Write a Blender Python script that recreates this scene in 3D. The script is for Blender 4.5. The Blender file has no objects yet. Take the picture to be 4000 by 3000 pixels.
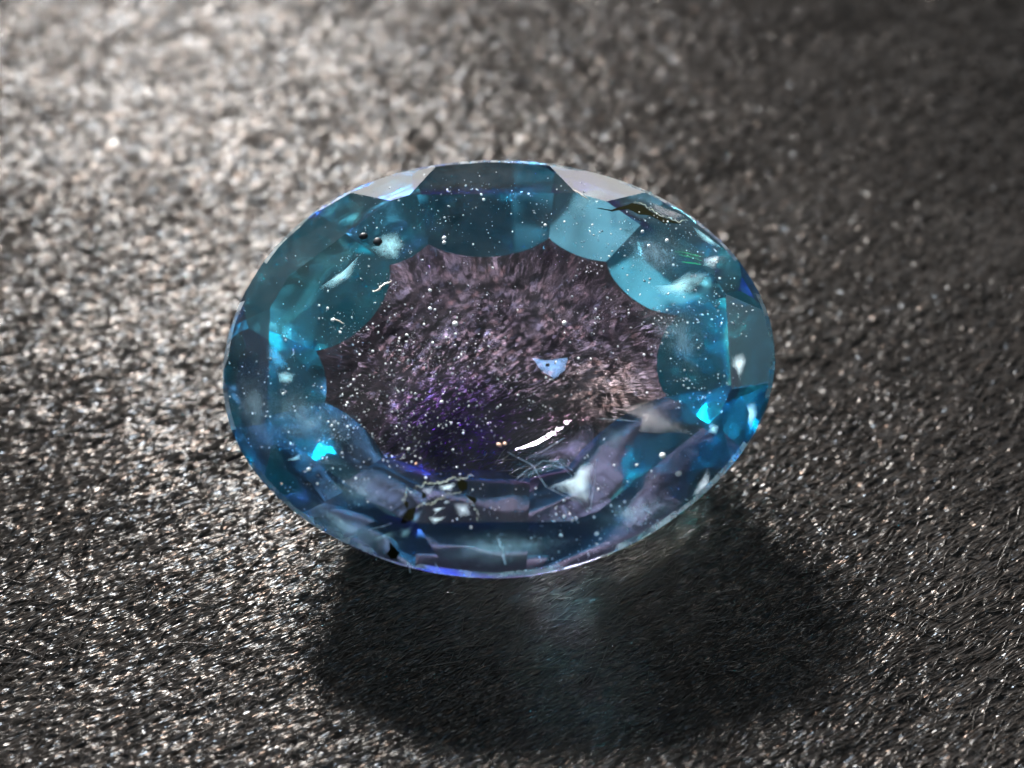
import bpy, bmesh, math, random
import numpy as np
from mathutils import Vector, Matrix, Euler
R = math.radians
scene = bpy.context.scene
scene.unit_settings.system = 'METRIC'
scene.unit_settings.scale_length = 0.001          # one unit is one millimetre
C = scene.collection

# ------------------------------------------------------------------ camera
cd = bpy.data.cameras.new('camera'); cam = bpy.data.objects.new('camera', cd); C.objects.link(cam)
cam.location = (0.195, -12.3045, 19.7803)
cam.rotation_euler = (R(90 - 56), 0, 0)
cd.lens = 60; cd.sensor_width = 36; cd.clip_start = 0.5; cd.clip_end = 3000
cd.dof.use_dof = True; cd.dof.focus_distance = 21.8; cd.dof.aperture_fstop = 0.088
scene.camera = cam

# ------------------------------------------------------------------ world, lamps, exposure
w = bpy.data.worlds.new('World'); scene.world = w; w.use_nodes = True
bg = w.node_tree.nodes['Background']
bg.inputs[0].default_value = (0.52, 0.68, 0.80, 1); bg.inputs[1].default_value = 0.09

def look(o, target):
    o.rotation_euler = (Vector(target) - o.location).to_track_quat('-Z', 'Y').to_euler()

ld = bpy.data.lights.new('key_lamp', 'SPOT'); key = bpy.data.objects.new('key_lamp', ld); C.objects.link(key)
key.location = (-14, 37.5, 25.5); ld.energy = 385000; ld.color = (1, 0.965, 0.925)
ld.shadow_soft_size = 5.8; ld.spot_size = R(58); ld.spot_blend = 0.9
look(key, (-4.0, -4.5, 0))

ad = bpy.data.lights.new('added_strip_light', 'AREA'); strip = bpy.data.objects.new('added_strip_light', ad); C.objects.link(strip)  # added strip, unseen, so that the crown facets reflect something bright
ad.shape = 'RECTANGLE'; ad.size = 150; ad.size_y = 24; ad.energy = 44000; ad.color = (1, 0.97, 0.94)
strip.location = (-4, 150, 47); look(strip, (0, 0, 2))
rd = bpy.data.lights.new('added_front_light', 'AREA'); front = bpy.data.objects.new('added_front_light', rd); C.objects.link(front)  # added light, unseen, for bright patches in the rim and on the plates
rd.shape = 'RECTANGLE'; rd.size = 46; rd.size_y = 34; rd.energy = 34000; rd.color = (0.85, 0.95, 1)
front.location = (26, -38, 72); look(front, (0, 0, 1))

wd = bpy.data.lights.new('added_left_light', 'AREA'); upleft = bpy.data.objects.new('added_left_light', wd); C.objects.link(upleft)  # added large light at upper left, gives the rim facets mid tones
wd.shape = 'RECTANGLE'; wd.size = 90; wd.size_y = 90; wd.energy = 24000; wd.color = (0.75, 0.9, 1)
upleft.location = (-75, 10, 95); look(upleft, (0, 0, 1))

sd = bpy.data.lights.new('added_side_light', 'AREA'); sid = bpy.data.objects.new('added_side_light', sd); C.objects.link(sid)  # added light at right, brightens the rim facets
sd.shape = 'RECTANGLE'; sd.size = 70; sd.size_y = 60; sd.energy = 15000; sd.color = (0.8, 0.92, 1)
sid.location = (85, 25, 75); look(sid, (0, 0, 1))
def soft_edges(l):                               # emission of the added lights fades to the rim, for gradual reflections
    l.use_nodes = True; nt = l.node_tree; em = nt.nodes['Emission']
    g = nt.nodes.new('ShaderNodeNewGeometry'); sub = nt.nodes.new('ShaderNodeVectorMath'); sub.operation = 'SUBTRACT'; sub.inputs[1].default_value = (0.5, 0.5, 0)
    mk = nt.nodes.new('ShaderNodeVectorMath'); mk.operation = 'MULTIPLY'; mk.inputs[1].default_value = (1, 1, 0)
    ln = nt.nodes.new('ShaderNodeVectorMath'); ln.operation = 'LENGTH'
    mr = nt.nodes.new('ShaderNodeMapRange'); mr.interpolation_type = 'SMOOTHSTEP'
    mr.inputs['From Min'].default_value = 0.05; mr.inputs['From Max'].default_value = 0.52; mr.inputs['To Min'].default_value = 1.0; mr.inputs['To Max'].default_value = 0.0
    nt.links.new(g.outputs['Parametric'], sub.inputs[0]); nt.links.new(sub.outputs[0], mk.inputs[0]); nt.links.new(mk.outputs[0], ln.inputs[0])
    nt.links.new(ln.outputs['Value'], mr.inputs['Value']); nt.links.new(mr.outputs[0], em.inputs['Strength'])
soft_edges(rd); soft_edges(wd); soft_edges(sd)

vs = scene.view_settings
vs.view_transform = 'Standard'; vs.look = 'None'; vs.exposure = 0; vs.gamma = 1; vs.use_curve_mapping = False
cy = scene.cycles
cy.max_bounces = 24; cy.transmission_bounces = 20; cy.glossy_bounces = 16; cy.diffuse_bounces = 3
cy.transparent_max_bounces = 24
cy.caustics_reflective = True; cy.caustics_refractive = True; cy.blur_glossy = 0.3
cy.sample_clamp_indirect = 0
cy.use_denoising = True
try:
    cy.denoiser = 'OPENIMAGEDENOISE'; cy.denoising_input_passes = 'RGB_ALBEDO_NORMAL'; cy.denoising_prefilter = 'ACCURATE'
except Exception: pass

# ------------------------------------------------------------------ helpers
def mat(name):
    m = bpy.data.materials.new(name); m.use_nodes = True
    nt = m.node_tree
    for n in list(nt.nodes):
        if n.type != 'OUTPUT_MATERIAL': nt.nodes.remove(n)
    return m, nt, nt.nodes['Material Output']

def node(nt, t, **kw):
    n = nt.nodes.new(t)
    for k, v in kw.items():
        if k in n.inputs: n.inputs[k].default_value = v
        else: setattr(n, k, v)
    return n

def mesh_obj(name, verts, faces, m=None, parent=None, smooth=False):
    me = bpy.data.meshes.new(name); me.from_pydata(verts, [], faces)
    if m: me.materials.append(m)
    if smooth: me.polygons.foreach_set('use_smooth', [True] * len(me.polygons))
    me.update()
    o = bpy.data.objects.new(name, me); C.objects.link(o)
    if parent: o.parent = parent
    return o

def np_mesh(name, co, quads, m, smooth=False):
    me = bpy.data.meshes.new(name)
    nv, nf = len(co), len(quads); k = quads.shape[1]
    me.vertices.add(nv); me.vertices.foreach_set('co', np.ascontiguousarray(co, np.float32).ravel())
    me.loops.add(nf * k); me.loops.foreach_set('vertex_index', np.ascontiguousarray(quads, np.int32).ravel())
    me.polygons.add(nf); me.polygons.foreach_set('loop_start', np.arange(nf, dtype=np.int32) * k)
    try: me.polygons.foreach_set('loop_total', np.full(nf, k, np.int32))
    except Exception: pass
    me.polygons.foreach_set('use_smooth', np.full(nf, smooth))
    me.update(calc_edges=True); me.materials.append(m)
    o = bpy.data.objects.new(name, me); C.objects.link(o); return o

# ------------------------------------------------------------------ ground
rng = np.random.default_rng(7)
X0, X1, Y0, Y1, CELL = -9.6, 9.6, -5.6, 10.0, 0.018
nx, ny = int((X1 - X0) / CELL), int((Y1 - Y0) / CELL)
ANG = R(30)
fx = np.fft.fftfreq(nx, CELL)[None, :]; fy = np.fft.fftfreq(ny, CELL)[:, None]
fa = fx * math.cos(ANG) + fy * math.sin(ANG); fb = -fx * math.sin(ANG) + fy * math.cos(ANG)
def aniso(la, lb):
    n = np.fft.fft2(rng.standard_normal((ny, nx)))
    g = np.exp(-2 * math.pi ** 2 * ((fa * la) ** 2 + (fb * lb) ** 2))
    z = np.real(np.fft.ifft2(n * g)); return z / z.std()
h1 = aniso(0.040, 0.014); h2 = aniso(0.11, 0.036); h3 = aniso(0.9, 0.35); h4 = aniso(0.016, 0.016)
H = 0.0055 * h1 + 0.0045 * h2 + 0.02 * h3 + 0.001 * h4
ex = np.minimum(np.arange(nx), np.arange(nx)[::-1])[None, :] / 20.; ey = np.minimum(np.arange(ny), np.arange(ny)[::-1])[:, None] / 20.
H = H * np.clip(np.minimum(ex, ey), 0, 1)
xs = X0 + (X1 - X0) * np.arange(nx) / (nx - 1); ys = Y0 + (Y1 - Y0) * np.arange(ny) / (ny - 1)
gx, gy = np.meshgrid(xs, ys)
co = np.stack([gx, gy, H], -1).reshape(-1, 3)
idx = np.arange(nx * ny).reshape(ny, nx)
quads = np.stack([idx[:-1, :-1], idx[:-1, 1:], idx[1:, 1:], idx[1:, :-1]], -1).reshape(-1, 4)
# flat surround welded to the fine sheet's corners
B = 150.0; n0 = len(co)
corn = [idx[0, 0], idx[0, -1], idx[-1, -1], idx[-1, 0]]
co = np.vstack([co, [[-B, -B, 0], [B, -B, 0], [B, B, 0], [-B, B, 0]]])
for k in range(4):
    quads = np.vstack([quads, [[n0 + k, n0 + (k + 1) % 4, corn[(k + 1) % 4], corn[k]]]])

def leather_mat(name, base, rough, bump):
    m, nt, out = mat(name)
    p = node(nt, 'ShaderNodeBsdfPrincipled', Roughness=rough)
    p.inputs['Specular IOR Level'].default_value = 0.4
    tc = node(nt, 'ShaderNodeTexCoord')
    mp0 = node(nt, 'ShaderNodeMapping'); mp0.inputs['Rotation'].default_value = (0, 0, -ANG); nt.links.new(tc.outputs['Object'], mp0.inputs[0])
    mp = node(nt, 'ShaderNodeMapping'); mp.inputs['Scale'].default_value = (0.5, 3.0, 1); nt.links.new(mp0.outputs[0], mp.inputs[0])
    n1 = node(nt, 'ShaderNodeTexNoise', Scale=9.0, Detail=4.0); nt.links.new(mp.outputs[0], n1.inputs['Vector'])
    n3 = node(nt, 'ShaderNodeTexNoise', Scale=0.5, Detail=3.0); nt.links.new(tc.outputs['Object'], n3.inputs['Vector'])
    cr = node(nt, 'ShaderNodeValToRGB')
    cr.color_ramp.elements[0].position = 0.3; cr.color_ramp.elements[1].position = 0.72
    cr.color_ramp.elements[0].color = (*[c * 0.55 for c in base], 1); cr.color_ramp.elements[1].color = (*[c * 1.5 for c in base], 1)
    nt.links.new(n1.outputs[0], cr.inputs[0])
    nt.links.new(cr.outputs[0], p.inputs['Base Color'])
    n2 = node(nt, 'ShaderNodeTexNoise', Scale=13.5, Detail=1.0); nt.links.new(mp.outputs[0], n2.inputs['Vector'])
    bp = node(nt, 'ShaderNodeBump', Strength=bump, Distance=0.036); nt.links.new(n2.outputs[0], bp.inputs['Height'])
    nt.links.new(bp.outputs[0], p.inputs['Normal'])
    # lens colour fringing of the glints imitated by warm and cool specular tint
    n5 = node(nt, 'ShaderNodeTexNoise', Scale=13.0, Detail=1.0); nt.links.new(mp.outputs[0], n5.inputs['Vector'])
    r5 = node(nt, 'ShaderNodeValToRGB'); e5 = r5.color_ramp.elements
    e5[0].position = 0.34; e5[0].color = (1.0, 0.66, 0.48, 1); e5[1].position = 0.66; e5[1].color = (0.55, 0.76, 1.0, 1)
    q5 = e5.new(0.46); q5.color = (1, 0.94, 0.88, 1); q5 = e5.new(0.56); q5.color = (0.95, 0.95, 0.95, 1)
    nt.links.new(n5.outputs[0], r5.inputs[0]); nt.links.new(r5.outputs[0], p.inputs['Specular Tint'])
    nt.links.new(p.outputs[0], out.inputs[0]); return m
M_leather = leather_mat('black_leather', (0.018, 0.016, 0.015), 0.21, 1.0)
ground = np_mesh('ground', co, quads, M_leather, smooth=True)
ground['kind'] = 'structure'; ground['label'] = 'dark brown-black fibrous leather surface with glinting grain'

# loose fibres of the nap
M_fib, nt, out = mat('nap_fibre')
p = node(nt, 'ShaderNodeBsdfPrincipled', Roughness=0.22); p.inputs['Base Color'].default_value = (0.05, 0.044, 0.04, 1); p.inputs['Specular IOR Level'].default_value = 0.8
nt.links.new(p.outputs[0], out.inputs[0])
def fibres(n, lmin, lmax, rad, spread, lift, seed, seg=4):
    g = np.random.default_rng(seed)
    cx = g.uniform(-9.2, 9.2, n); cyy = g.uniform(-5.3, 9.6, n)
    L = g.uniform(lmin, lmax, n) ; a = ANG + g.normal(0, spread, n); curv = g.normal(0, 0.4, n)
    t = np.linspace(-0.5, 0.5, seg + 1)
    ang = a[:, None] + curv[:, None] * t[None]
    st = L[:, None] / seg
    px = np.cumsum(np.cos(ang) * st, 1); py = np.cumsum(np.sin(ang) * st, 1)
    px += (cx - px.mean(1))[:, None]; py += (cyy - py.mean(1))[:, None]
    ix = np.clip(((px - X0) / (X1 - X0) * (nx - 1)).round().astype(int), 0, nx - 1)
    iy = np.clip(((py - Y0) / (Y1 - Y0) * (ny - 1)).round().astype(int), 0, ny - 1)
    hz = H[iy, ix]
    arch = (g.uniform(0, 1, n) ** 2 * lift)[:, None] * (1 - (2 * t[None]) ** 2)
    tiltz = g.normal(0, 0.06, n)[:, None] * t[None] * L[:, None]
    pz = 0.5 * hz + 0.5 * hz.mean(1)[:, None] + arch + np.abs(tiltz) + 0.012
    rr = (rad * g.uniform(0.6, 1.4, n))[:, None] * np.sqrt(np.clip(1.03 - (2 * t[None]) ** 2, 0.03, 1))
    nxv = -np.sin(ang); nyv = np.cos(ang)
    V = np.empty((n, seg + 1, 3, 3))
    for k in range(3):
        th = 2 * math.pi * k / 3 + math.pi / 2
        V[:, :, k, 0] = px + nxv * rr * math.cos(th); V[:, :, k, 1] = py + nyv * rr * math.cos(th); V[:, :, k, 2] = pz + rr * math.sin(th)
    base = (np.arange(n) * (seg + 1) * 3)[:, None, None]
    s = np.arange(seg)[None, :, None] * 3; k = np.arange(3)[None, None]; k2 = (k + 1) % 3
    q = np.stack([base + s + k, base + s + k2, base + s + 3 + k2, base + s + 3 + k], -1).reshape(-1, 4)
    return V.reshape(-1, 3), q
v1, q1 = fibres(24000, 0.08, 0.30, 0.009, 0.40, 0.02, 1, 3)
v2, q2 = fibres(560, 0.4, 1.3, 0.010, 0.35, 0.06, 2, 6)
fv = np.vstack([v1, v2]); fq = np.vstack([q1, q2 + len(v1)])
fib = np_mesh('nap_fibres', fv, fq, M_fib, smooth=True)
fib['kind'] = 'stuff'; fib['label'] = 'short shiny fibres lying along the dark leather'; fib['category'] = 'fibres'

# ------------------------------------------------------------------ the gemstone
TILT = R(17); GC = Vector((0, 0, 1.945))
HALF = (3.504, 2.743); OFF = (0.0174, 0.0447)
FO = [0.9996, -0.0039, 0.0119, -0.0054, 0.0133, 0.0071, 0.0046, 0.0022, 0.0049, 0.0017, -0.0044]
def rad(t):
    r = FO[0]
    for k in range(1, 6): r += FO[2 * k - 1] * math.cos(k * t) + FO[2 * k] * math.sin(k * t)
    return r
def girdle_pt(t, s=1.0):
    r = rad(t) * s; return Vector((OFF[0] + HALF[0] * r * math.cos(t), OFF[1] + HALF[1] * r * math.sin(t), 0))
def onorm(t):
    v = Vector((math.cos(t) / HALF[0], math.sin(t) / HALF[1], 0)); return v.normalized()

gem = bpy.data.objects.new('oval_gemstone', None); C.objects.link(gem); gem.empty_display_size = 1
Rx = Matrix.Rotation(TILT, 4, 'X')
DEPTH = 2.0
gem.location = GC + (Rx @ Vector((0, 0, -DEPTH))); gem.rotation_euler = (TILT, 0, 0)
gem['label'] = 'oval faceted blue-green and purple gemstone full of tiny bubbles on dark leather'; gem['category'] = 'gemstone'
LZ = DEPTH                                       # girdle height in the gem's own frame

GT = 0.13                                        # girdle thickness
BEV = 0.983; BEVH = 0.035                         # the frosted bevel above it
D_BOWL = 1.76
bm = bmesh.new(); NG = 128
def ring(s_, z): return [bm.verts.new((p.x, p.y, z)) for p in (girdle_pt(2 * math.pi * i / NG, s_) for i in range(NG))]
rings = [ring(BEV, 1.6), ring(BEV, GT / 2 + BEVH), ring(1.0, GT / 2), ring(1.0, -GT / 2)]
for q in range(1, 20):                           # the rounded, native-cut bottom
    r_ = 1 - q / 20.0; rings.append(ring(r_, -GT / 2 - D_BOWL * (1 - r_ ** 2.9)))
bm.faces.new(rings[0]); pole = bm.verts.new((OFF[0], OFF[1], -GT / 2 - D_BOWL))
for A, B_ in zip(rings[:-1], rings[1:]):
    for i in range(NG):
        j = (i + 1) % NG; bm.faces.new((B_[i], B_[j], A[j], A[i]))
for i in range(NG): bm.faces.new((pole, rings[-1][(i + 1) % NG], rings[-1][i]))
bm.normal_update()
planes = []
def cut(pt, n, tag):
    n = n.normalized(); planes.append((pt, n, tag))
    geom = bm.verts[:] + bm.edges[:] + bm.faces[:]
    r = bmesh.ops.bisect_plane(bm, geom=geom, dist=1e-5, plane_co=pt, plane_no=n, clear_outer=True)
    ed = [e for e in r['geom_cut'] if isinstance(e, bmesh.types.BMEdge)]
    if len(ed) >= 3: bmesh.ops.edgenet_fill(bm, edges=ed)
def slope(t, s, z, ang, sgn, tag):
    o = onorm(t); a = R(ang)
    cut(girdle_pt(t, s) + Vector((0, 0, z)), Vector((o.x * math.sin(a), o.y * math.sin(a), sgn * math.cos(a))), tag)
CH = 0.37
def pav_ang(t):
    q = math.sin(t); return 40 + 10 * q * q + 4 * q * abs(q)
ZB = GT / 2 + BEVH
cut(Vector((0, 0, CH)), Vector((0, 0, 1)), ('table', 0))
for k in range(8): slope(R(45 * k + 1), BEV * 0.998, ZB, 26, 1, ('crown_main', 45 * k + 1))
for k in range(8): slope(R(45 * k + 23.5), BEV * 0.996, ZB, 33, 1, ('crown_girdle', 45 * k + 23.5))
PAV = [(2, 44.5, 0.99), (40, 49, 0.985), (64, 52.5, 0.99), (93, 52, 0.985), (122, 52, 0.99), (150, 46.5, 0.985), (182, 46.5, 0.99), (212, 45.5, 0.985), (240, 48, 0.985), (265, 46.5, 0.99), (293, 48.5, 0.985), (320, 45.5, 0.985), (341, 47.5, 0.99)]
for t, a, s_ in PAV: slope(R(t), s_, -GT / 2, a, -1, ('pav', t))

def glass(name, col, ior=1.74, rough=0.0, wave=0.0, haze=0.0, hazecol=None):
    m, nt, out = mat(name)
    g = node(nt, 'ShaderNodeBsdfGlass', IOR=ior, Roughness=rough); g.inputs['Color'].default_value = (*col, 1)
    if wave:
        tc = node(nt, 'ShaderNodeTexCoord')
        n = node(nt, 'ShaderNodeTexNoise', Scale=1.1, Detail=1.0); nt.links.new(tc.outputs['Object'], n.inputs['Vector'])
        b = node(nt, 'ShaderNodeBump', Strength=wave, Distance=0.1); nt.links.new(n.outputs[0], b.inputs['Height']); nt.links.new(b.outputs[0], g.inputs['Normal'])
    sh = g
    if haze:                                     # a thin film of dust and polishing haze on the outside
        tc2 = node(nt, 'ShaderNodeTexCoord')
        d = node(nt, 'ShaderNodeBsdfDiffuse'); d.inputs['Color'].default_value = (0.75, 0.8, 0.85, 1)
        hn = node(nt, 'ShaderNodeTexNoise', Scale=1.3, Detail=7.0, Roughness=0.7); nt.links.new(tc2.outputs['Object'], hn.inputs['Vector'])
        mr = node(nt, 'ShaderNodeMapRange'); mr.inputs['From Min'].default_value = 0.35; mr.inputs['From Max'].default_value = 0.75
        mr.inputs['To Min'].default_value = 0.0; mr.inputs['To Max'].default_value = haze
        nt.links.new(hn.outputs[0], mr.inputs['Value'])
        mx = node(nt, 'ShaderNodeMixShader'); nt.links.new(mr.outputs[0], mx.inputs[0]); nt.links.new(g.outputs[0], mx.inputs[1]); nt.links.new(d.outputs[0], mx.inputs[2]); sh = mx
    nt.links.new(sh.outputs[0], out.inputs[0]); return m
M_crown = glass('crown_glass', (1, 1, 1), haze=0.03)
M_girdle, nt, out = mat('girdle_frosted')
g_ = node(nt, 'ShaderNodeBsdfGlass', IOR=1.74, Roughness=0.25); g_.inputs['Color'].default_value = (0.9, 1, 1, 1)
dd = node(nt, 'ShaderNodeBsdfDiffuse'); dd.inputs['Color'].default_value = (0.85, 0.88, 0.88, 1)
dt = node(nt, 'ShaderNodeBsdfTranslucent'); dt.inputs['Color'].default_value = (0.95, 0.95, 0.93, 1)
d_ = node(nt, 'ShaderNodeMixShader'); d_.inputs[0].default_value = 0.6; nt.links.new(dd.outputs[0], d_.inputs[1]); nt.links.new(dt.outputs[0], d_.inputs[2])
gn = node(nt, 'ShaderNodeTexNoise', Scale=5.0, Detail=5.0); gr = node(nt, 'ShaderNodeMapRange'); gr.inputs['From Min'].default_value = 0.35; gr.inputs['From Max'].default_value = 0.65; gr.inputs['To Min'].default_value = 0.05; gr.inputs['To Max'].default_value = 0.4
tg_ = node(nt, 'ShaderNodeTexCoord'); nt.links.new(tg_.outputs['Object'], gn.inputs['Vector']); nt.links.new(gn.outputs[0], gr.inputs['Value'])
mg = node(nt, 'ShaderNodeMixShader'); nt.links.new(gr.outputs[0], mg.inputs[0]); nt.links.new(g_.outputs[0], mg.inputs[1]); nt.links.new(d_.outputs[0], mg.inputs[2]); nt.links.new(mg.outputs[0], out.inputs[0])
# the bowl: mauve, deep violet towards one side, rose towards the other, with faint radial polishing lines
M_bowl, nt, out = mat('bowl_violet')
g_ = node(nt, 'ShaderNodeBsdfGlass', IOR=1.74, Roughness=0.0)
tc_ = node(nt, 'ShaderNodeTexCoord')
def blob(u, v, r0, r1):
    d = node(nt, 'ShaderNodeVectorMath', operation='DISTANCE'); mp_ = node(nt, 'ShaderNodeVectorMath', operation='MULTIPLY'); mp_.inputs[1].default_value = (1, 1, 0)
    nt.links.new(tc_.outputs['Object'], mp_.inputs[0]); nt.links.new(mp_.outputs[0], d.inputs[0]); d.inputs[1].default_value = (u, v, 0)
    r = node(nt, 'ShaderNodeMapRange', interpolation_type='SMOOTHSTEP'); r.inputs['From Min'].default_value = r0; r.inputs['From Max'].default_value = r1; r.inputs['To Min'].default_value = 1; r.inputs['To Max'].default_value = 0
    nt.links.new(d.outputs['Value'], r.inputs['Value']); return r
def mixc(a, b, f):
    m_ = node(nt, 'ShaderNodeMix', data_type='RGBA'); nt.links.new(f.outputs[0], m_.inputs[0])
    if isinstance(a, tuple): m_.inputs[6].default_value = (*a, 1)
    else: nt.links.new(a.outputs[2], m_.inputs[6])
    m_.inputs[7].default_value = (*b, 1); return m_
c1 = mixc((0.38, 0.31, 0.47), (0.32, 0.11, 0.85), blob(-0.55, -0.75, 0.3, 1.15))
c2 = mixc(c1, (0.66, 0.54, 0.60), blob(1.35, -0.35, 0.3, 1.0))
c3 = mixc(c2, (0.92, 0.80, 1.0), blob(0.75, -1.1, 0.25, 0.85))
nt.links.new(c3.outputs[2], g_.inputs['Color'])
sx = node(nt, 'ShaderNodeSeparateXYZ'); nt.links.new(tc_.outputs['Object'], sx.inputs[0])
at2 = node(nt, 'ShaderNodeMath', operation='ARCTAN2'); nt.links.new(sx.outputs[1], at2.inputs[0]); nt.links.new(sx.outputs[0], at2.inputs[1])
cb = node(nt, 'ShaderNodeCombineXYZ'); ml = node(nt, 'ShaderNodeMath', operation='MULTIPLY'); ml.inputs[1].default_value = 9.0
ln = node(nt, 'ShaderNodeVectorMath', operation='LENGTH'); nt.links.new(tc_.outputs['Object'], ln.inputs[0])
nt.links.new(at2.outputs[0], ml.inputs[0]); nt.links.new(ml.outputs[0], cb.inputs[0]); nt.links.new(ln.outputs['Value'], cb.inputs[1])
rn = node(nt, 'ShaderNodeTexNoise', Scale=1.4, Detail=3.0); nt.links.new(cb.outputs[0], rn.inputs['Vector'])
xy_ = node(nt, 'ShaderNodeVectorMath', operation='MULTIPLY'); xy_.inputs[1].default_value = (1, 1, 0); nt.links.new(tc_.outputs['Object'], xy_.inputs[0])
lx = node(nt, 'ShaderNodeVectorMath', operation='LENGTH'); nt.links.new(xy_.outputs[0], lx.inputs[0])
rs = node(nt, 'ShaderNodeMapRange'); rs.inputs['From Min'].default_value = 0.7; rs.inputs['From Max'].default_value = 1.9; rs.inputs['To Max'].default_value = 0.2
nt.links.new(lx.outputs['Value'], rs.inputs['Value'])
bp_ = node(nt, 'ShaderNodeBump', Strength=0.12, Distance=0.1); nt.links.new(rs.outputs[0], bp_.inputs['Strength']); nt.links.new(rn.outputs[0], bp_.inputs['Height']); wn = node(nt, 'ShaderNodeTexVoronoi', Scale=0.95, feature='SMOOTH_F1'); nt.links.new(tc_.outputs['Object'], wn.inputs['Vector'])
bw = node(nt, 'ShaderNodeBump', Strength=0.22, Distance=0.1); nt.links.new(wn.outputs[0], bw.inputs['Height']); nt.links.new(bp_.outputs[0], bw.inputs['Normal'])
nt.links.new(bw.outputs[0], g_.inputs['Normal'])
nt.links.new(g_.outputs[0], out.inputs[0])
# colour zones of the stone, by bearing round the girdle: teal, blue, slate, sea green
ZONES = [(0, (0.16, 0.88, 0.95)), (30, (0.36, 0.92, 0.99)), (65, (0.36, 0.84, 0.95)), (92, (0.13, 0.54, 0.70)), (125, (0.18, 0.82, 0.94)),
         (160, (0.18, 0.78, 0.94)), (200, (0.20, 0.74, 0.96)), (235, (0.48, 0.83, 0.95)), (256, (0.86, 0.92, 0.98)), (322, (0.90, 0.92, 0.99)), (332, (0.28, 0.74, 0.88)), (341, (0.09, 0.82, 0.90)), (360, (0.16, 0.88, 0.95))]
def zone(t):
    t %= 360
    for (a, ca), (b, cb) in zip(ZONES[:-1], ZONES[1:]):
        if a <= t <= b: f = (t - a) / (b - a); return tuple(x + (y - x) * f for x, y in zip(ca, cb))
groups = {}
girdle_faces = []
for f in bm.faces:
    n = f.normal if f.normal.length else Vector((0, 0, 1)); f.normal_update(); n = f.normal; c = f.calc_center_median()
    best = ('girdle', 0)
    for (pt, pn, tg) in planes:
        if abs((c - pt).dot(pn)) < 1e-3 and n.dot(pn) > 0.999: best = tg
    if best[0] == 'girdle' and c.z < -GT / 2 - 1e-4: best = ('bowl', 0)
    groups.setdefault(best, []).append(f)
print('FACETS', len(groups), 'zmin', min(v.co.z for v in bm.verts), 'low', min((Rx @ v.co).z for v in bm.verts))
def facet_obj(name, faces, m):
    vs_, fs, mp = [], [], {}
    for f in faces:
        r = []
        for v in f.verts:
            if v.index not in mp: mp[v.index] = len(vs_); vs_.append((v.co.x, v.co.y, v.co.z + LZ))
            r.append(mp[v.index])
        fs.append(r)
    return mesh_obj(name, vs_, fs, m, gem, smooth=name in ('girdle', 'pavilion_bowl'))
bm.verts.index_update()
rv = random.Random(3)
for (tg, t), fl in groups.items():
    if tg == 'girdle': facet_obj('girdle', fl, M_girdle)
    elif tg == 'table': facet_obj('table', fl, M_crown)
    elif tg.startswith('crown'): facet_obj('crown_facet', fl, M_crown)
    elif tg == 'bowl':
        left = set(fl)
        while left:
            stack = [left.pop()]; comp = []
            while stack:
                f = stack.pop(); comp.append(f)
                for e in f.edges:
                    for g2 in e.link_faces:
                        if g2 in left: left.remove(g2); stack.append(g2)
            c = comp[0].calc_center_median()
            if len(comp) > 300: facet_obj('pavilion_bowl', comp, M_bowl)
            else: facet_obj('pavilion_facet', comp, glass('pavilion_blue', zone(math.degrees(math.atan2(c.y / HALF[1], c.x / HALF[0]))), rough=0.075))
    else:
        c = zone(t); v = rv.uniform(0.85, 1.12)
        facet_obj('pavilion_facet', fl, glass('pavilion_blue', tuple(min(1, x * v) for x in c), wave=0.28, rough=0.06))
bm.free()

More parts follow.
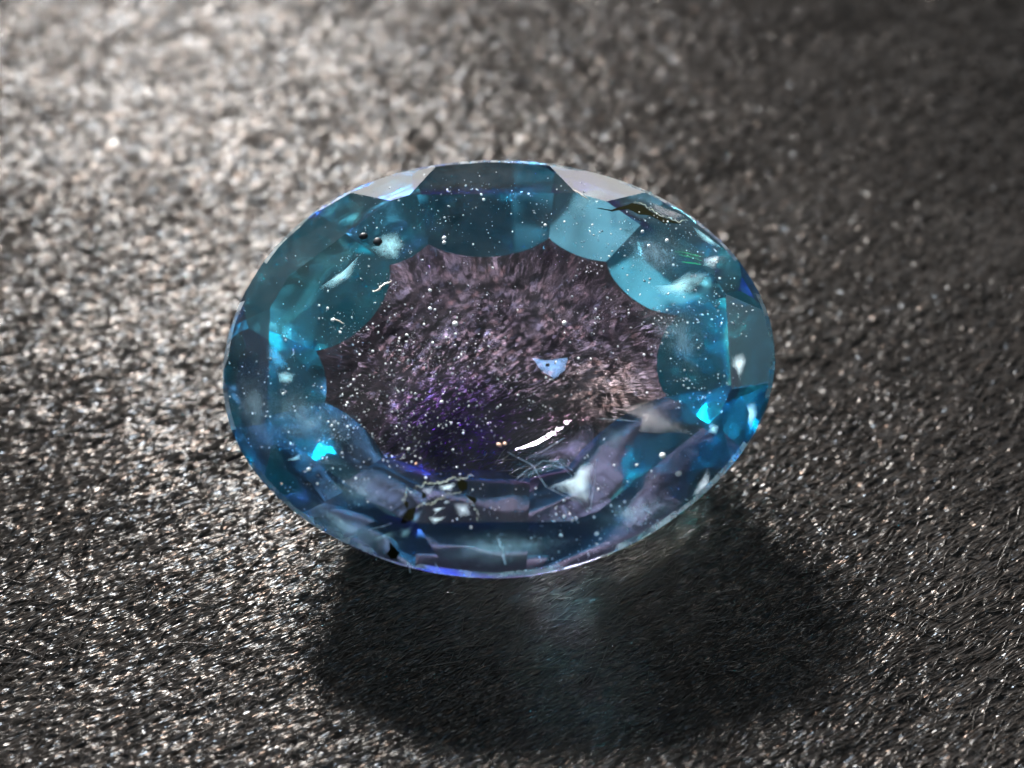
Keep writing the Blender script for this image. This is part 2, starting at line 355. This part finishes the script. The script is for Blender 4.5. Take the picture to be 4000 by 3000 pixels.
# ------------------------------------------------------------------ inclusions of the stone, and plates and streaks imitating its internal reflections (millimetres in its girdle plane)
PLATES = [  # cyan, and some white and beige, plates paint in bright internal reflections
    ('glow_or_feather','cyan',0.03,[(-2.299,0.86),(-2.109,0.887),(-1.848,1.063),(-1.716,1.348),(-1.683,1.442),(-1.786,1.271),(-2.012,1.126),(-2.114,1.046),(-2.25,0.932)]),
    ('glow_or_feather','cyan',0.03,[(-1.493,1.688),(-1.245,1.726),(-1.153,1.537),(-1.237,1.289),(-1.504,1.327),(-1.631,1.46)]),
    ('glow_or_feather','white',0.03,[(3.028,1.474),(2.771,1.159),(2.615,1.229),(2.594,1.345),(2.716,1.398),(2.87,1.45)]),
    ('glow_or_feather','cyan',0.05,[(2.469,1.178),(2.771,1.159),(2.524,0.867),(2.328,0.781),(2.07,0.832),(1.879,0.953),(2.139,0.97)]),
    ('glow_or_feather','cyan',0.05,[(2.482,1.906),(2.661,1.783),(2.836,1.618),(3.001,1.491),(2.729,1.562),(2.57,1.707)]),
    ('glow_or_feather','white',0.03,[(2.914,0.034),(3.088,0.113),(3.171,0.041),(3.093,-0.157),(3.019,-0.302),(2.973,-0.175),(2.909,-0.101)]),
    ('glow_or_feather','cyan',0.03,[(3.084,-0.514),(3.24,-0.474),(3.292,-0.635),(3.17,-0.899),(3.118,-0.784),(3.135,-0.628)]),
    ('glow_or_feather','cyan',0.05,[(2.629,-0.814),(2.759,-0.866),(2.728,-0.987),(2.596,-0.968)]),
    ('glow_or_feather','cyan',0.05,[(-2.755,-0.184),(-2.612,-0.168),(-2.499,-0.201),(-2.511,-0.318),(-2.605,-0.351),(-2.717,-0.318)]),
    ('glow_or_feather','blue',0.05,[(-2.921,0.231),(-2.77,0.185),(-2.583,-0.084),(-2.612,-0.168),(-2.755,-0.184),(-2.878,0.023)]),
    ('glow_or_feather','cyan',0.02,[(-2.646,-1.306),(-2.482,-1.258),(-2.432,-1.217),(-2.368,-1.19),(-2.384,-1.279),(-2.482,-1.308)]),
    ('glow_or_feather','white',0.05,[(0.611,-1.655),(1.15,-1.942),(1.227,-1.339),(1.074,-1.339),(0.915,-1.529)]),
    ('glow_or_feather','lilac',0.06,[(0.393,-1.303),(0.844,-1.04),(1.175,-0.814),(1.204,-1.01),(1.228,-1.319),(1.074,-1.339),(0.823,-1.303),(0.572,-1.336)]),
    ('glow_or_feather','beige',0.06,[(2.03,-0.504),(2.447,-0.987),(1.763,-0.951),(1.766,-0.811),(1.462,-0.682),(1.717,-0.616)]),
    ('glow_or_feather','slate',0.06,[(1.222,-0.814),(1.765,-0.847),(1.612,-1.076),(1.515,-1.238),(1.215,-1.303)]),
    ('glow_or_feather','pearl',0.03,[(2.619,-1.317),(2.669,-1.462),(2.664,-1.596),(2.573,-1.704),(2.364,-1.747),(2.467,-1.571)]),
    ('glow_or_feather','white',0.03,[(-0.843,-2.025),(-0.597,-2.034),(-0.674,-2.088),(-0.761,-2.142)]),
    ('glow_or_feather','white',0.03,[(-0.619,-1.824),(-0.528,-1.843),(-0.652,-1.885)]),
    ('glow_or_feather','lilac',0.04,[(-1.053,-1.738),(-0.93,-1.658),(-0.633,-1.626),(-0.461,-1.674),(-0.632,-1.78),(-0.802,-1.856),(-0.957,-1.898)]),
    ('glow_or_feather','slate',0.05,[(-2.668,-1.868),(-1.907,-2.273),(-1.649,-2.164),(-1.172,-2.07),(-1.679,-1.958),(-2.162,-1.899)]),
    ('glow_or_feather','mist',0.05,[(-1.732,-2.288),(-1.621,-2.32),(-1.175,-2.209),(-1.11,-2.114),(-1.237,-2.123),(-1.46,-2.213)]),
    ('glow_or_feather','slate',0.06,[(-2.384,-1.324),(-1.91,-1.271),(-1.749,-1.384),(-2.32,-1.363)]),
    ('crystal','blue_bright',0.02,[(0.435,-0.0),(0.61,-0.034),(0.898,-0.0),(0.849,-0.168),(0.721,-0.268),(0.578,-0.184)]),
    ('glow_or_feather','mist',0.05,[(1.264,2.512),(1.694,2.363),(1.18,1.949),(0.916,1.878),(0.853,2.162)]),
    ('glow_or_feather','beige',0.02,[(1.899,2.218),(2.036,2.183),(2.425,2.009),(2.484,1.936),(2.313,1.916),(2.048,2.022)]),
    ('glow_or_feather','veil',0.03,[(-2.648,-1.542),(-1.679,-1.987),(-0.893,-2.276),(-1.37,-2.428),(-2.164,-2.135)]),
    ('glow_or_feather','veil',0.03,[(-0.892,-2.22),(0.04,-2.104),(1.067,-2.207),(0.819,-2.498),(-0.117,-2.622),(-0.74,-2.534)]),
    ('glow_or_feather','veil',0.03,[(-3.365,0.066),(-2.844,0.051),(-2.712,-0.847),(-2.484,-1.464),(-2.982,-1.211),(-3.331,-0.611)]),
    ('glow_or_feather','veil',0.03,[(-3.173,-0.3),(-2.516,-0.184),(-1.705,-0.682),(-1.535,-1.173),(-2.159,-1.336),(-2.981,-0.969)]),
    ('glow_or_feather','veil',0.03,[(1.648,0.729),(2.458,0.832),(2.764,0.321),(2.581,-0.351),(2.172,-0.184)]),
    ('glow_or_feather','veil',0.03,[(1.341,1.772),(2.173,1.862),(2.654,1.468),(2.3,0.936),(1.655,1.074)]),
    ('glow_or_feather','veil',0.03,[(-2.321,-1.475),(-1.372,-1.433),(-1.175,-1.914),(-2.0,-1.909)]),
    ('glow_or_feather','veil',0.03,[(1.193,-1.818),(1.952,-1.636),(2.407,-1.783),(1.763,-2.18),(1.13,-2.205)]),
    ('glow_or_feather','pearl',0.03,[(-0.929,-1.674),(-0.743,-1.626),(-0.772,-1.786),(-0.897,-1.77)]),
    ('glow_or_feather','white',0.03,[(-0.727,-1.635),(-0.462,-1.6),(-0.523,-1.706),(-0.679,-1.728)]),
    ('glow_or_feather','mist',0.03,[(-1.05,-1.945),(-0.863,-1.929),(-0.923,-2.104),(-1.048,-2.158)]),
    ('glow_or_feather','pearl',0.03,[(-0.553,-1.85),(-0.335,-1.834),(-0.271,-2.009),(-0.457,-2.072)]),
    ('glow_or_feather','mist',0.03,[(-1.174,-2.126),(-0.985,-2.104),(-1.05,-2.27),(-1.209,-2.292)]),
    ('glow_or_feather','white',0.03,[(-0.801,-1.929),(-0.583,-1.898),(-0.738,-1.993)]),
    ('pit','olive',-0.004,[(-0.972,-1.92),(-1.068,-1.945),(-1.126,-2.034),(-1.158,-2.109),(-1.098,-2.112),(-0.998,-2.066)]),
    ('pit','olive',-0.004,[(-1.3,-2.306),(-1.263,-2.344),(-1.173,-2.429),(-1.216,-2.498),(-1.286,-2.496),(-1.335,-2.44),(-1.299,-2.388)]),
    ('pit','olive',-0.004,[(-0.895,-1.712),(-0.847,-1.764),(-0.856,-1.808),(-0.899,-1.799)]),
    ('pit','olive',-0.004,[(-0.376,-1.751),(-0.232,-1.811),(-0.25,-1.882),(-0.319,-1.821)]),
    ('pit','olive',-0.004,[(-1.101,-1.834),(-1.06,-1.866),(-1.075,-1.945),(-1.119,-1.885)]),
    ('pit','olive',-0.004,[(-0.477,-1.61),(-0.421,-1.568),(-0.352,-1.61),(-0.351,-1.69),(-0.42,-1.722),(-0.467,-1.674)]),
    ('pit','olive',-0.004,[(1.279,2.012),(1.476,1.984),(1.679,2.078),(1.745,2.126),(1.883,2.108),(1.996,2.014),(2.151,1.943),(2.331,1.889),(2.416,1.888),(2.201,1.865),(2.146,1.849),(2.075,1.906),(1.973,1.951),(1.831,1.947),(1.739,1.993),(1.676,2.018),(1.475,1.963)]),
]
GLINTS_AND_CRACKS = [  # green, glint and some pale streaks paint in light flashes as solid shapes
    ('lip',0.0195,[(-1.025,-1.722),(-0.936,-1.642),(-0.837,-1.61),(-0.64,-1.6),(-0.493,-1.571),(-0.368,-1.536),(-0.268,-1.523)]),
    ('lip',0.0163,[(-0.972,-1.92),(-0.883,-1.875),(-0.786,-1.875),(-0.638,-1.792),(-0.538,-1.744),(-0.429,-1.722)]),
    ('lip',0.0163,[(-1.086,-1.674),(-1.103,-1.744),(-1.13,-1.815),(-1.12,-1.866)]),
    ('lip',0.013,[(-0.351,-1.802),(-0.288,-1.882),(-0.228,-1.977),(-0.215,-2.041),(-0.234,-2.088)]),
    ('lip',0.0163,[(1.746,2.135),(1.884,2.13),(1.998,2.04),(2.152,1.96),(2.332,1.901),(2.485,1.945)]),
    ('pale',0.026,[(0.024,-2.247),(0.055,-2.348),(0.089,-2.448),(0.114,-2.564)]),
    ('pale',0.0097,[(0.135,-1.216),(0.446,-1.384),(0.611,-1.655),(1.15,-1.942)]),
    ('pale',0.0097,[(1.15,-1.942),(1.195,-1.626),(1.228,-1.319)]),
    ('pale',0.0097,[(0.393,-1.303),(0.604,-1.19),(0.844,-1.04)]),
    ('pale',0.0097,[(1.235,-0.791),(1.491,-0.807),(1.766,-0.83)]),
    ('pale',0.0081,[(0.226,-1.578),(0.383,-1.449),(0.572,-1.336),(0.791,-1.336),(0.947,-1.465)]),
    ('pale',0.0081,[(0.289,-1.594),(0.477,-1.449),(0.665,-1.384),(0.822,-1.416),(0.931,-1.529)]),
    ('green',0.013,[(2.271,1.421),(2.446,1.399),(2.626,1.37)]),
    ('green',0.0114,[(2.312,1.379),(2.476,1.341),(2.608,1.305)]),
    ('green',0.0097,[(2.358,1.282),(2.488,1.258),(2.596,1.242)]),
    ('pale',0.0097,[(-1.907,-2.282),(-1.618,-2.179),(-1.267,-2.094)]),
    ('pale',0.013,[(-1.087,-2.522),(-1.056,-2.565),(-1.051,-2.65)]),
    ('pale',0.013,[(-0.74,-2.548),(-0.716,-2.605)]),
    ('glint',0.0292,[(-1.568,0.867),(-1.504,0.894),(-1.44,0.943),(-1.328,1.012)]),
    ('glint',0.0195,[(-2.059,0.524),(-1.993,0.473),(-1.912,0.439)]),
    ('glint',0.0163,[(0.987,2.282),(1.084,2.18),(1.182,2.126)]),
]
BUBBLES = [
    ('dark',0.065,-1.701,1.624),
    ('dark',0.0617,-1.519,1.547),
    ('dark',0.026,-1.636,0.348),
    ('white',0.0422,2.042,-1.271),
    ('white',0.0292,1.722,-1.391),
    ('white',0.0422,2.242,-1.468),
    ('warm',0.039,0.038,-1.134),  # reddish glint imitated by this coloured ball and the next
    ('warm',0.0292,0.107,-1.118),
    ('white',0.0325,-2.301,-1.427),
    ('white',0.0292,-2.192,-1.602),
    ('white',0.0357,1.863,1.684),
    ('white',0.0325,2.172,1.568),
    ('white',0.0292,1.94,1.491),
    ('white',0.0292,2.243,1.23),
    ('white',0.0292,-0.84,0.884),
    ('white',0.039,-0.519,0.439),
    ('white',0.0292,-0.837,0.644),
    ('white',0.0357,-0.671,1.596),
    ('white',0.0292,0.621,1.772),
    ('white',0.0357,0.854,0.45),
    ('white',0.0292,-1.079,-1.19),
    ('warm',0.026,-0.981,-1.374),
    ('white',0.026,-1.035,-1.352),
    ('white',0.0292,-0.677,-0.583),
    ('white',0.026,-0.511,0.304),
    ('white',0.026,-2.127,0.644),
    ('white',0.0325,-0.67,1.533),
    ('white',0.026,1.569,-1.838),
    ('white',0.026,-0.302,-2.162),
    ('white',0.0325,1.225,-2.215),
    ('white',0.026,1.273,-2.27),
    ('white',0.026,1.191,-2.034),
    ('white',0.026,-0.2,2.197),
    ('white',0.026,-0.167,2.126),
    ('white',0.0292,-1.956,0.321),
    ('white',0.0292,-2.058,0.49),
    ('white',0.026,-1.708,0.034),
    ('white',0.0292,-0.799,0.185),
    ('dark',0.0292,0.642,-0.101),
    ('white',0.0227,1.026,-0.017),
    ('warm',0.026,-2.649,-1.572),
    ('white',0.026,-1.713,-1.561),
]
CLUSTERS = [
    (-0.952,1.807,0.422,0.21,45),
    (1.99,1.526,0.617,0.349,190),
    (2.386,0.559,0.325,0.28,150),
    (1.259,0.593,0.422,0.175,60),
    (-1.634,0.253,0.487,0.384,150),
    (-0.608,0.321,0.65,0.524,170),
    (-2.732,-0.351,0.325,0.384,110),
    (-2.012,-1.01,0.552,0.419,200),
    (-0.785,-0.814,0.455,0.349,260),
    (0.036,-0.351,0.975,0.489,170),
    (-2.16,-1.633,0.39,0.245,50),
    (1.603,-2.13,0.357,0.175,110),
    (0.599,-2.218,0.487,0.245,80),
    (2.395,-0.184,0.292,0.454,90),
    (2.081,-1.627,0.455,0.315,60),
    (-1.592,1.178,0.39,0.315,30),
    (3.044,0.687,0.163,0.315,30),
    (0.195,2.055,0.65,0.21,50),
]
CROWN = [(pt, pn) for (pt, pn, tg) in planes if tg[0] == 'table' or tg[0].startswith('crown')]
def surf(u, v): return min(pt.z - ((u - pt.x) * pn.x + (v - pt.y) * pn.y) / pn.z for pt, pn in CROWN)

def fade_mat(name, col, dens=0.8, gloss=0.1, trans=0.5):
    m, nt, out = mat(name)
    d = node(nt, 'ShaderNodeBsdfDiffuse'); d.inputs['Color'].default_value = (*col, 1)
    t = node(nt, 'ShaderNodeBsdfTranslucent'); t.inputs['Color'].default_value = (*col, 1)
    gl = node(nt, 'ShaderNodeBsdfGlossy', Roughness=0.2); gl.inputs['Color'].default_value = (*col, 1)
    tr = node(nt, 'ShaderNodeBsdfTransparent')
    m1 = node(nt, 'ShaderNodeMixShader', ); m1.inputs[0].default_value = trans; nt.links.new(d.outputs[0], m1.inputs[1]); nt.links.new(t.outputs[0], m1.inputs[2])
    m2 = node(nt, 'ShaderNodeMixShader'); m2.inputs[0].default_value = gloss; nt.links.new(m1.outputs[0], m2.inputs[1]); nt.links.new(gl.outputs[0], m2.inputs[2])
    at = node(nt, 'ShaderNodeAttribute', attribute_name='fade')
    tc = node(nt, 'ShaderNodeTexCoord')
    n = node(nt, 'ShaderNodeTexNoise', Scale=7.0, Detail=6.0, Roughness=0.65); nt.links.new(tc.outputs['Object'], n.inputs['Vector'])
    mr = node(nt, 'ShaderNodeMapRange'); mr.inputs['From Min'].default_value = 0.25; mr.inputs['From Max'].default_value = 0.7
    mr.inputs['To Min'].default_value = 0.05; mr.inputs['To Max'].default_value = dens
    nt.links.new(n.outputs[0], mr.inputs['Value'])
    mu = node(nt, 'ShaderNodeMath', operation='MULTIPLY'); pw = node(nt, 'ShaderNodeMath', operation='POWER'); pw.inputs[1].default_value = 2.2; nt.links.new(at.outputs['Fac'], pw.inputs[0]); nt.links.new(mr.outputs[0], mu.inputs[0]); nt.links.new(pw.outputs[0], mu.inputs[1])
    m3 = node(nt, 'ShaderNodeMixShader'); nt.links.new(mu.outputs[0], m3.inputs[0]); nt.links.new(tr.outputs[0], m3.inputs[1]); nt.links.new(m2.outputs[0], m3.inputs[2])
    nt.links.new(m3.outputs[0], out.inputs[0]); return m
def solid_mat(name, col, rough=0.3, spec=0.5, trans=0.0):
    m, nt, out = mat(name)
    p = node(nt, 'ShaderNodeBsdfPrincipled', Roughness=rough); p.inputs['Base Color'].default_value = (*col, 1)
    p.inputs['Specular IOR Level'].default_value = spec; p.inputs['Transmission Weight'].default_value = trans
    nt.links.new(p.outputs[0], out.inputs[0]); return m
FM = {'cyan': fade_mat('glow_cyan', (0.55, 0.94, 1.0), 1.0, 0.65), 'white': fade_mat('glow_or_feather_white', (0.86, 0.97, 1.0), 1.0, 0.75),
      'blue': fade_mat('feather_blue', (0.10, 0.58, 0.95), 0.9, 0.5), 'lilac': fade_mat('feather_lilac', (0.66, 0.52, 0.84), 0.45, 0.12),
      'beige': fade_mat('reflection_or_shard_beige', (0.86, 0.70, 0.68), 0.7, 0.22), 'slate': fade_mat('feather_slate', (0.42, 0.60, 0.74), 0.4, 0.06),
      'pearl': fade_mat('feather_pearl', (0.84, 0.88, 0.94), 0.8, 0.45), 'mist': fade_mat('feather_mist', (0.60, 0.86, 0.90), 0.5, 0.12),
      'veil': fade_mat('veil', (0.62, 0.84, 0.95), 0.42, 0.12), 'blue_bright': fade_mat('crystal_blue', (0.35, 0.58, 1.0), 1.0, 0.6), 'olive': solid_mat('pit_olive', (0.006, 0.007, 0.002), 0.9, 0.05),
      'lip': fade_mat('pit_lip', (0.78, 0.84, 0.70), 0.6, 0.05), 'pale': fade_mat('pale_glint_or_crack', (0.85, 0.86, 0.95), 0.6, 0.1),
      'green': fade_mat('painted_green_flash', (0.10, 0.98, 0.35), 1.0, 0.35), 'glint': solid_mat('painted_glint', (0.55, 0.50, 0.46), 0.2)}
gi = (Matrix.Translation(gem.location) @ Rx).inverted()
EYE, LAMP = gi @ cam.location, gi @ front.location
def bend(d, n, eta=1 / 1.74):
    c = -d.dot(n); k = 1 - eta * eta * (1 - c * c); return d * eta + n * (eta * c - math.sqrt(max(k, 0)))
def flash_normal(u, v):                          # plate tilt chosen so the added front light reflects into the camera
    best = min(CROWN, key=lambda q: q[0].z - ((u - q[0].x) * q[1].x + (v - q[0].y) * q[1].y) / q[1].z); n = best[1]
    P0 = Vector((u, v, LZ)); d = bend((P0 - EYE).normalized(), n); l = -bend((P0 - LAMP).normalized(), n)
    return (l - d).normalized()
rj = random.Random(11)
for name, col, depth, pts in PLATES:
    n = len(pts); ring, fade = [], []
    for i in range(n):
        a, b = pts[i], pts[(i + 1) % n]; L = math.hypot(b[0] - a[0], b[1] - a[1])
        fa_, fb_ = [(1.0 if name != 'glow_or_feather' else (0.05, 0.6, 1.0)[(i * 7 + len(pts)) % 3]) for i in (i, i + 1)]
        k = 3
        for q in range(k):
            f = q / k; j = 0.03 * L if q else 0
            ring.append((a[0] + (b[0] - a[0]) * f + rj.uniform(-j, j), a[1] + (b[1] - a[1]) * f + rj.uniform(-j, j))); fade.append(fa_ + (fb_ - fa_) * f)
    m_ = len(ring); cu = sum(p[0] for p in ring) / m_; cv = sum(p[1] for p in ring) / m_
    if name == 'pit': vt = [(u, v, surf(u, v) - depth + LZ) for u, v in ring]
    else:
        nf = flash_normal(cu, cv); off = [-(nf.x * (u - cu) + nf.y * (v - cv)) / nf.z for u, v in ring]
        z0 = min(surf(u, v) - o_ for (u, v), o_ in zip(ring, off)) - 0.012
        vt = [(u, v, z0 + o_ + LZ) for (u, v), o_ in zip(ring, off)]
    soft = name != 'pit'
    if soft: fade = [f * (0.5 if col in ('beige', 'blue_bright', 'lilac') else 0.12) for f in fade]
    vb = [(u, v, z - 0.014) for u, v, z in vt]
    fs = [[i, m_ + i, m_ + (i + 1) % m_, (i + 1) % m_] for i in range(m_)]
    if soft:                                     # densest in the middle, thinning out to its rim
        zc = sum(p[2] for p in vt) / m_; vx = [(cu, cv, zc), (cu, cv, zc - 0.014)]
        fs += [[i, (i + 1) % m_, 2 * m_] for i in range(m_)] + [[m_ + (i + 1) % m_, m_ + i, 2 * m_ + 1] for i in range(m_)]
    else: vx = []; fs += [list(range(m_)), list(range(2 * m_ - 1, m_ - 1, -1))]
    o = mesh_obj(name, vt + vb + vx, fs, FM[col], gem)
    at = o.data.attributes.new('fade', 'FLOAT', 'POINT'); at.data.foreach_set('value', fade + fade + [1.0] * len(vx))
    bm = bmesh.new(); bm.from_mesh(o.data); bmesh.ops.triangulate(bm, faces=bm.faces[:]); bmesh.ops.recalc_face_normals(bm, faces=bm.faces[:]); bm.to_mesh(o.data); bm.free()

def tube(name, pts, r, m, parent, sides=6, rough=False):
    P = [Vector(p) for p in pts]; n = len(P); vs_, fs = [], []
    for i, p in enumerate(P):
        d = (P[min(i + 1, n - 1)] - P[max(i - 1, 0)]).normalized(); a = d.cross(Vector((0, 0, 1))).normalized(); b = a.cross(d)
        rr = r * (0.35 + 0.65 * math.sin(math.pi * (i + 0.4) / (n - 0.2))) * (rj.uniform(0.25, 1.8) if rough else rj.uniform(0.8, 1.2))
        for k in range(sides):
            t = 2 * math.pi * k / sides; vs_.append(p + a * rr * math.cos(t) + b * rr * math.sin(t))
    for i in range(n - 1):
        for k in range(sides): fs.append((i * sides + k, i * sides + (k + 1) % sides, (i + 1) * sides + (k + 1) % sides, (i + 1) * sides + k))
    fs.append(list(range(sides))[::-1]); fs.append([(n - 1) * sides + k for k in range(sides)])
    o = mesh_obj(name, vs_, fs, m, parent, smooth=True)
    at = o.data.attributes.new('fade', 'FLOAT', 'POINT'); at.data.foreach_set('value', [1.0] * len(vs_)); return o
for col, r, pts in GLINTS_AND_CRACKS:
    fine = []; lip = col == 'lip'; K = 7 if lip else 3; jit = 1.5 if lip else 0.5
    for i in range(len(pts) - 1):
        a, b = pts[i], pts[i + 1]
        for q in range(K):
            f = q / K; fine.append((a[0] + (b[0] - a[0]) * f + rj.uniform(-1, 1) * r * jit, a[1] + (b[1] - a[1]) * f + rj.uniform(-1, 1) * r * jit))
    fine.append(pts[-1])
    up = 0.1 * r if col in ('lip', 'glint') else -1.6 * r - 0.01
    tube('pit_rim' if lip else 'glint_or_crack', [(u, v, surf(u, v) + LZ + up) for u, v in fine], r * (0.38 if lip else 1.0 if col == 'green' else 0.6), FM[col], gem, 5, lip)

# bubbles and specks
bm = bmesh.new(); bmesh.ops.create_icosphere(bm, subdivisions=2, radius=1.0)
ball = [tuple(v.co) for v in bm.verts]; ball_f = [tuple(v.index for v in f.verts) for f in bm.faces]; bm.free()
bm = bmesh.new(); bmesh.ops.create_icosphere(bm, subdivisions=1, radius=1.0)
ball1 = np.array([tuple(v.co) for v in bm.verts]); ball1_f = np.array([tuple(v.index for v in f.verts) for f in bm.faces]); bm.free()
BM = {'white': solid_mat('bubble_white', (0.70, 0.74, 0.78), 0.16, 1.0), 'mid': solid_mat('bubble_grey', (0.30, 0.34, 0.38), 0.2, 0.8), 'dim': solid_mat('bubble_dim', (0.10, 0.13, 0.16), 0.2, 0.6),
      'warm': solid_mat('warm_bubble_or_glint', (0.9, 0.55, 0.40), 0.15, 0.8), 'dark': solid_mat('bubble_dark', (0.010, 0.012, 0.018), 0.5, 0.3)}
bmesh_data = {}
def bubble(col, r, u, v, sink):
    key_ = (col, r > 0.025)
    if key_ not in bmesh_data:
        o = mesh_obj('bubble', ball if key_[1] else [tuple(x) for x in ball1], ball_f if key_[1] else [tuple(int(i) for i in f) for f in ball1_f], BM[col], gem, smooth=True); bmesh_data[key_] = o.data
    else:
        o = bpy.data.objects.new('bubble', bmesh_data[key_]); C.objects.link(o); o.parent = gem
    o.location = (u, v, surf(u, v) + LZ + sink * r); o.scale = (r * rj.uniform(0.75, 1.25), r * rj.uniform(0.75, 1.25), r * 0.8); o.rotation_euler = (0, 0, rj.uniform(0, 3))
for col, r, u, v in BUBBLES: bubble(col, r * 0.8, u, v, 0.1 if col != 'dark' else 0.0)
small = []
def inside(u, v): return ((u - OFF[0]) / HALF[0]) ** 2 + ((v - OFF[1]) / HALF[1]) ** 2 < 0.955
for cu, cv, su, sv, n in CLUSTERS:
    subs = [(rj.gauss(cu, su), rj.gauss(cv, sv), rj.uniform(0.03, 0.16)) for _ in range(max(3, n // 9))]
    for k in range(int(n * 1.9)):
        u, v = rj.gauss(cu, su), rj.gauss(cv, sv)
        if k % 5 < 3: a, b, c = rj.choice(subs); u, v = rj.gauss(a, c), rj.gauss(b, c)
        if inside(u, v): small.append((0.0030 + 0.015 * rj.random() ** 5.5, u, v))
for k in range(420):
    u, v = rj.uniform(-3.4, 3.4), rj.uniform(-2.7, 2.7)
    if inside(u, v): small.append((0.005 + 0.010 * rj.random() ** 3, u, v))
small.sort(reverse=True)
for r, u, v in small[:250]: bubble(rj.choice(['white', 'mid', 'mid', 'dim']), r, u, v, rj.uniform(-0.2, 0.5))
for col in ('white', 'mid', 'dim'):
    rest = [q for k, q in enumerate(small[250:]) if ('white', 'mid', 'dim')[k % 3] == col]; VV, QQ = [], []
    for i, (r, u, v) in enumerate(rest):
        a = rj.uniform(0, 3); ca, sa = math.cos(a), math.sin(a); e = rj.choice([1, 1, 1.5, 2.2])
        b = ball1 * np.array([r * e, r * rj.uniform(0.7, 1.1), r * 0.8]); b = np.stack([b[:, 0] * ca - b[:, 1] * sa, b[:, 0] * sa + b[:, 1] * ca, b[:, 2]], 1)
        VV.append(b + np.array([u, v, surf(u, v) + LZ + rj.uniform(-0.2, 0.4) * r])); QQ.append(ball1_f + i * len(ball1))
    sp = np_mesh('specks', np.vstack(VV), np.vstack(QQ), BM[col], smooth=True); sp.parent = gem; sp['kind'] = 'stuff'
